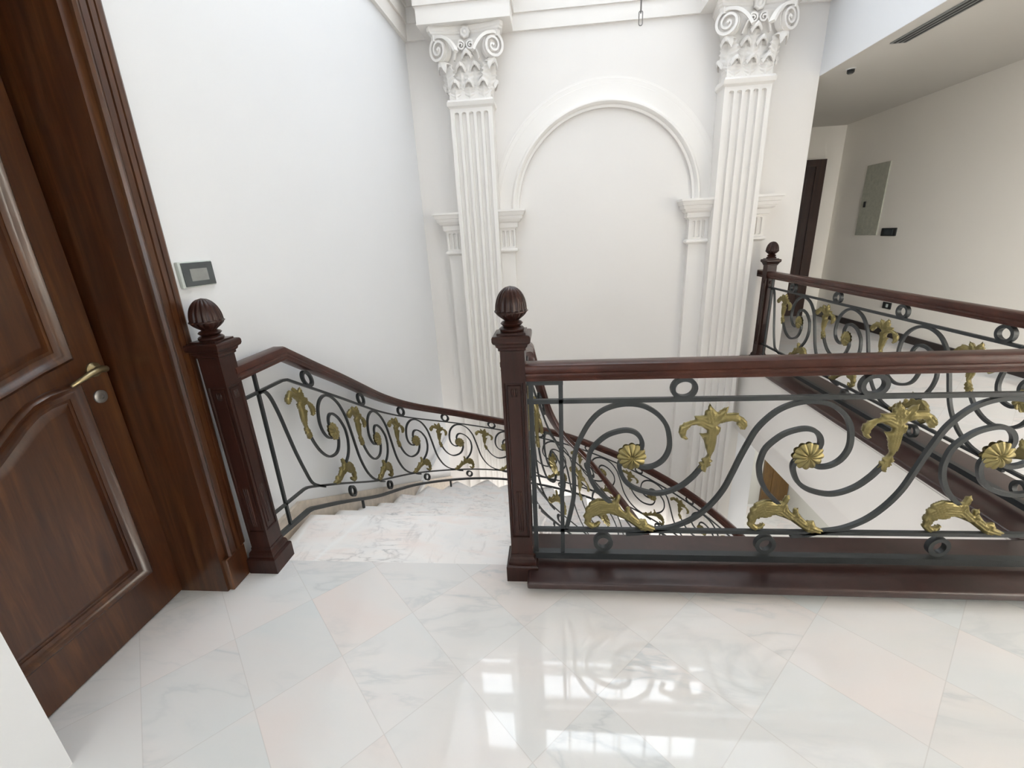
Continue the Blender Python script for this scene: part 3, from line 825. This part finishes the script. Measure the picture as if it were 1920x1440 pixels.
rc = Rail(root, Po, bz, lambda S: (hz(S)-bz(S))/.857, .885, -1, .0135)
SE = Lo2
rc.handrail(.205, SE, extra=(.398*1.4,))
rc.line('top_bar', .205, SE, .80, step=.04); rc.line('bottom_bar', .205, SE, .223, step=.03); rc.line('foot_bar', .205, SE, .098, .022, .022, .03)
rc.post('upright', .345, .10, .886)
start_scroll(rc, .345, .80)
s_u = .64*1.4
i = 0
while s_u+.575*i < SE-.1: rc.unit(s_u+.575*i); i += 1
for S in (.78*1.4, 1.75*1.4, 2.75*1.4, 3.6*1.4):
    b = bmesh.new(); p0 = rc.at(S, .095); zt = p0.z-.11-.06
    tube(b, [p0, (p0.x, p0.y, zt)], .010, 8); lathe(b, [(.02, zt), (.02, zt+.006), (.011, zt+.014)], (p0.x, p0.y), 12)
    obj('support_leg', b, M['iron'], root, 40)
# --- inner stair balustrade
RI = .602
Pi_, nosei, Li1, Li2 = path_fn(RI)
def thS(t): return Li1+R(t)*RI
hn = [(0, .957), (.56, .957), (Li1, .715), (thS(10.6), .620), (thS(27), .335), (thS(35.5), .135), (thS(51.3), -.135), (thS(74.5), -.425), (thS(100), -.800), (thS(118.6), -1.055), (thS(150), -1.45), (thS(180), -1.82)]
hi = interp(hn, .56)
root = empty('balustrade', (-.16, 2.0, 0), 'inner iron balustrade with gilded scrolls curving down behind the head of stair newel', 'balustrade', 'scrolled iron balustrades')
def bi(S): return min(.10, nosei(S)+.055) if S > .45 else .10
rd = Rail(root, Pi_, bi, lambda S: (hi(S)-bi(S))/.857, .80, -1, .0135)
rd.handrail(NC[1]+.045-1.4, Li2)
for nm, v, w, d in (('top_bar', .80, None, None), ('bottom_bar', .223, None, None), ('foot_bar', .098, .022, .022)): rd.line(nm, .215, Li2, v, w, d, .03)
rd.post('upright', .30, .10, .886)
start_scroll(rd, .30, .8)
for i in range(6):
    S = .86+.52*i
    if S < Li2-.1: rd.unit(S)
for S in (.80, 1.40, 1.9, 2.4):
    b = bmesh.new(); p0 = rd.at(S, .095); zt = nosei(S)-.05
    tube(b, [p0, (p0.x, p0.y, zt)], .010, 8); obj('support_leg', b, M['iron'], root, 40)

# ------------------------------------------------------------------ ledges under the balustrades
bm = B(-.125, 2.45, 1.425, 1.745, .028, .062); bevel(bm, .010, 3)
o = obj('ledge', bm, M['plank'], None, 40); tag(o, 'wide dark wooden ledge under the front balustrade on the landing', 'ledge', 'dark wooden ledges')
bm = B(1.99, 2.42, 1.75, YW-.085, .028, .062); bevel(bm, .010, 3)
o = obj('ledge', bm, M['plank'], None, 40); tag(o, 'dark wooden ledge along the gallery edge under the far balustrade', 'ledge', 'dark wooden ledges')
struct('trim_8', B(-.06, 2.40, 1.50, 1.735, -.02, .029), M['plaster'], 'low white kerb under the front ledge', 'kerb')
struct('trim_9', B(2.052, 2.40, 1.735, YW, -.02, .029), M['plaster'], 'low white kerb under the gallery ledge', 'kerb')

# ------------------------------------------------------------------ brown door on the left
DX = -1.645
door = empty('door_1', (DX, 1.0, 0), 'tall brown panelled door in the left wall at the photo edge', 'door', None, 'structure')
leaf = bmesh.new(); box(leaf, DX-.045, DX, .50, 1.412, .006, 2.30); obj('door_leaf', leaf, M['door'], door)
def smooth(t): t = max(0, min(1, t)); return t*t*(3-2*t)
def panel_molding(path, name):
    """bead swept round a closed (y,z) path on the door face, plus the raised field inside"""
    C = [Vector(p) for p in path]; m = len(C)
    cen = sum(C, Vector((0, 0)))/m
    prof = [(-.028, 0), (-.026, .010), (-.016, .019), (-.006, .016), (.0, .008), (.008, .005), (.02, .003)]
    b = bmesh.new(); rings = []
    for i, c in enumerate(C):
        d0 = (c-C[i-1]); d1 = (C[(i+1) % m]-c)
        n0 = Vector((d0.y, -d0.x)).normalized(); n1 = Vector((d1.y, -d1.x)).normalized()
        n_ = (n0+n1); n_ = n_/max(.35, n_.length_squared)*2 if n_.length > .01 else n0
        rings.append([(DX+h, c.x-n_.x*(w)*1.0, c.y-n_.y*w) for w, h in prof])
    rings.append(rings[0]); loft(b, rings, False); bmesh.ops.remove_doubles(b, verts=b.verts[:], dist=1e-5)
    obj(name, b, M['door'], door, 50)
    b = bmesh.new()
    def off(q):
        out = []
        for i, c in enumerate(C):
            d0 = (c-C[i-1]).normalized(); d1 = (C[(i+1) % m]-c).normalized()
            nn = (Vector((d0.y, -d0.x))+Vector((d1.y, -d1.x))); nn = nn/max(.35, nn.length_squared)*2
            out.append(c-nn*q)
        return out
    loft(b, [[(DX+h, p.x, p.y) for p in off(q)] for q, h in ((.030, .0005), (.052, .010), (.056, .010))], True, False)
    bmesh.ops.remove_doubles(b, verts=b.verts[:], dist=1e-5)
    be_ = [e for e in b.edges if len(e.link_faces) == 1 and abs(e.verts[0].co.x-DX-.010) < 1e-6 and abs(e.verts[1].co.x-DX-.010) < 1e-6]
    bmesh.ops.triangle_fill(b, edges=be_, use_beauty=True)
    obj('door_panel', b, M['door'], door, 30)
low = [(.62, .213), (1.28, .213), (1.28, .60), (1.28, .974), (1.20, .970), (1.15, .957), (1.10, .927), (1.05, .888), (1.0, .850), (.95, .822), (.90, .850), (.85, .888), (.80, .927), (.74, .957), (.62, .972)]
up = [(1.285, 1.098), (1.29, 1.5), (1.31, 2.05), (1.0, 2.13), (.62, 2.05), (.62, 1.098), (.72, 1.075), (.80, 1.05), (.88, 1.025), (.95, 1.012), (1.02, 1.025), (1.10, 1.047), (1.20, 1.078)]
panel_molding(low, 'panel_molding'); panel_molding(up, 'panel_molding')
h = empty('door_handle', (DX, 1.37, 1.02)); h.parent = door; h.matrix_parent_inverse = Matrix.Translation(-Vector(door.location))
def hsub(name, b, mat, sm=True):
    o = obj(name, b, M[mat], None, sm); o.parent = h; o.matrix_parent_inverse = Matrix.Translation(-Vector((DX, 1.37, 1.02))); return o
b = bmesh.new(); lathe(b, [(.026, 0), (.026, .006), (.020, .012), (.011, .016), (.010, .045)], (0, 0), 24)
bmesh.ops.transform(b, matrix=Matrix.Translation((DX, 1.368, 1.025)) @ Matrix.Rotation(R(90), 4, 'Y'), verts=b.verts[:]); hsub('rose', b, 'brass', 40)
b = bmesh.new(); pts = catmull([(DX+.045, 1.372, 1.026), (DX+.052, 1.355, 1.030), (DX+.055, 1.33, 1.030), (DX+.055, 1.30, 1.022), (DX+.052, 1.27, 1.012), (DX+.046, 1.245, 1.002)], 5)
tube(b, pts, [.012-.0065*i/(len(pts)-1)+.002*math.sin(PI*i/(len(pts)-1)) for i in range(len(pts))], 12); hsub('lever', b, 'brass')
b = bmesh.new(); lathe(b, [(.024, 0), (.024, .005), (.019, .009), (.009, .009), (.008, .004), (.0005, .004)], (0, 0), 24)
bmesh.ops.transform(b, matrix=Matrix.Translation((DX, 1.358, .926)) @ Matrix.Rotation(R(90), 4, 'Y'), verts=b.verts[:])
obj('keyhole', b, M['steel'], door, 40)
# frame: deep jamb, beaded and grooved casing, plinth block, head
b = B(DX-.06, -1.43, 1.412, 1.448, 0, 2.30); obj('door_jamb', b, M['door'], door)
b = B(DX-.06, -1.43, .70, 1.45, 2.27, 2.33); obj('door_head', b, M['door'], door)
b = bmesh.new()
cas = [(0, 1.448), (.018, 1.443), (.027, 1.449), (.022, 1.460), (.012, 1.464), (.018, 1.469), (.021, 1.488), (.014, 1.4905), (.014, 1.4925), (.022, 1.495), (.022, 1.515), (.015, 1.5175), (.015, 1.5195), (.022, 1.522), (.022, 1.542), (.018, 1.550), (-.01, 1.552)]
loft(b, [[(-1.43+p, y, z) for p, y in cas]+[(-1.46, 1.552, z), (-1.46, 1.448, z)] for z in (.155, 2.42)]); obj('casing', b, M['door'], door, 25)
b = B(-1.46, -1.405, 1.42, 1.535, 0, .155); bevel(b, .004, 1); obj('plinth_block', b, M['door'], door)

for q in list(bpy.data.objects):
    if q.parent == door and q.name.split('.')[0] in ('door_jamb', 'casing', 'plinth_block'):
        for v in q.data.vertices: v.co.y += .026*v.co.z-.012      # the frame stands a little out of plumb
# ------------------------------------------------------------------ small things
xw = XL0+(XL1-XL0)*(1.68-1.53)/(YW-1.53)
sp = empty('control_panel', (xw, 1.69, 1.325), 'dark control panel still in clear film on the white wall above the left newel post', 'control panel')
b = B(xw-.002, xw+.012, 1.600, 1.775, 1.275, 1.373); bevel(b, .003, 2); obj('cover_film', b, M['film'], sp)
b = B(xw+.008, xw+.016, 1.612, 1.772, 1.279, 1.369); bevel(b, .002, 1); obj('plate', b, M['screen'], sp)
b = B(xw+.014, xw+.0175, 1.645, 1.735, 1.298, 1.345); obj('screen', b, M['vent'], sp)

HX = 4.15
ep = empty('electrical_panel', (HX, 6.5, 1.62), 'flush grey green electrical panel door on the beige hall wall', 'electrical panel')
b = B(HX-.012, HX, 6.27, 6.69, 1.20, 2.06); bevel(b, .004, 1); obj('panel_door', b, M['panelgrey'], ep)
b = B(HX-.022, HX-.01, 6.58, 6.61, 1.55, 1.62); obj('latch', b, M['black'], ep)
b = B(HX-.014, HX, 5.94, 6.19, 1.19, 1.285); bevel(b, .004, 1)
sw = empty('switch_plate', (HX, 6.06, 1.24), 'black switch plate beside the electrical panel on the hall wall', 'switch')
obj('plate', b, M['black'], sw)
b = B(HX-.018, HX-.013, 5.99, 6.14, 1.205, 1.27); obj('switch_keys', b, M['screen'], sw)
b = B(HX-.012, HX, 5.76, 5.90, .33, .41); bevel(b, .003, 1)
so = empty('wall_socket', (HX, 5.83, .37), 'small black wall socket low on the hall wall above the baseboard', 'socket')
obj('plate', b, M['black'], so); b = B(HX-.016, HX-.011, 5.805, 5.835, .35, .39); obj('socket_insert', b, M['film'], so)

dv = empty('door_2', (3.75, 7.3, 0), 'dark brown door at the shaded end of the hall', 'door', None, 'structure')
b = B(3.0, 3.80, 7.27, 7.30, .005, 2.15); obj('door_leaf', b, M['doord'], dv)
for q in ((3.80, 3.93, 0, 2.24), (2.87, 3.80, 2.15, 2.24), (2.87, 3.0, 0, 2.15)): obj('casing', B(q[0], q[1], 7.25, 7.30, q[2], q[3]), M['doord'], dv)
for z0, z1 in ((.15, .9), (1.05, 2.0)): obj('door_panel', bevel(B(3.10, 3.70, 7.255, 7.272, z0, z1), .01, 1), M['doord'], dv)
dl = empty('door_3', (4.0, 7.3, ZB), 'ochre brown door in the lower hall under the gallery edge', 'door', None, 'structure')
b = B(3.80, 4.18, 7.26, 7.30, ZB+.005, ZB+2.3); obj('door_leaf', b, M['ochre'], dl)
for q in ((3.72, 3.80, 0, 2.38), (3.80, 4.18, 2.3, 2.38)): obj('casing', B(q[0], q[1], 7.24, 7.30, ZB+q[2], ZB+q[3]), M['ochre'], dl)
for z0, z1 in ((.2, 1.0), (1.15, 2.1)): obj('door_panel', B(3.88, 4.12, 7.25, 7.262, ZB+z0, ZB+z1), M['ochre'], dl)

vt = empty('air_vent', (2.64, 3.0, 2.66), 'long slotted grey air vent in the gallery ceiling', 'air vent')
b = bmesh.new(); box(b, 2.585, 2.70, 2.2, 4.19, 2.648, 2.6563); obj('vent_frame', b, M['vent'], vt)
for k in range(3): obj('slot', B(2.600+.034*k, 2.614+.034*k, 2.22, 4.17, 2.645, 2.652), M['ventdark'], vt)
dt = empty('ceiling_sensor', (2.65, 4.75, 2.66), 'small black round ceiling sensor near the gallery corner', 'sensor')
b = bmesh.new(); lathe(b, [(.038, 2.6562), (.038, 2.652), (.030, 2.649)], (2.65, 4.75), 20); obj('ring', b, M['frame'], dt)
b = bmesh.new(); lathe(b, [(.029, 2.651), (.029, 2.628), (.020, 2.618)], (2.65, 4.75), 20); obj('lens', b, M['black'], dt)

# ------------------------------------------------------------------ light
w = bpy.data.worlds.new('sky'); SC.world = w; w.use_nodes = True
bg = w.node_tree.nodes['Background']; bg.inputs[0].default_value = (.86, .93, 1, 1); bg.inputs[1].default_value = 8.0
def area(name, loc, rot, sx, sy, e, col):
    l = bpy.data.lights.new(name, 'AREA'); l.shape = 'RECTANGLE'; l.size, l.size_y = sx, sy; l.energy = e; l.color = col
    o = bpy.data.objects.new(name, l); COL.objects.link(o); o.location = loc; o.rotation_euler = rot; return o
area('skylight', (.5, 3.15, ZT-.02), (0, 0, 0), 3.3, 2.9, 98, (.96, .98, 1))
area('landing_fill', (-.5, -2.5, 1.7), (R(80), 0, 0), 2.2, 1.6, 46, (.92, .965, 1))  # added fill behind the camera, no real window; lifts floor and door
hw = area('hall_fill', (2.6, -2.3, 1.7), (R(82), 0, R(-37)), 1.2, 1.4, 220, (1, .985, .95)); hw.data.spread = R(64)  # unseen fill added to brighten the hall wall, beam kept narrow
area('lower_hall_fill', (3.2, 5.5, -.9), (0, 0, 0), 1.2, 1.2, 40, (1, .97, .93))  # extra fill for the lower storey, not a fitting of the house
area('stair_foot_fill', (.4, 2.8, ZB+.05), (R(180), 0, 0), 2.0, 1.6, 118, (1, .97, .94))  # upward fill added on the lower floor to brighten the stairwell

SC.view_settings.view_transform = 'Standard'; SC.view_settings.look = 'None'; SC.view_settings.gamma = 1.0
SC.view_settings.use_curve_mapping = False; SC.view_settings.exposure = -0.12
SC.cycles.use_denoising = True; SC.cycles.max_bounces = 10; SC.cycles.diffuse_bounces = 6
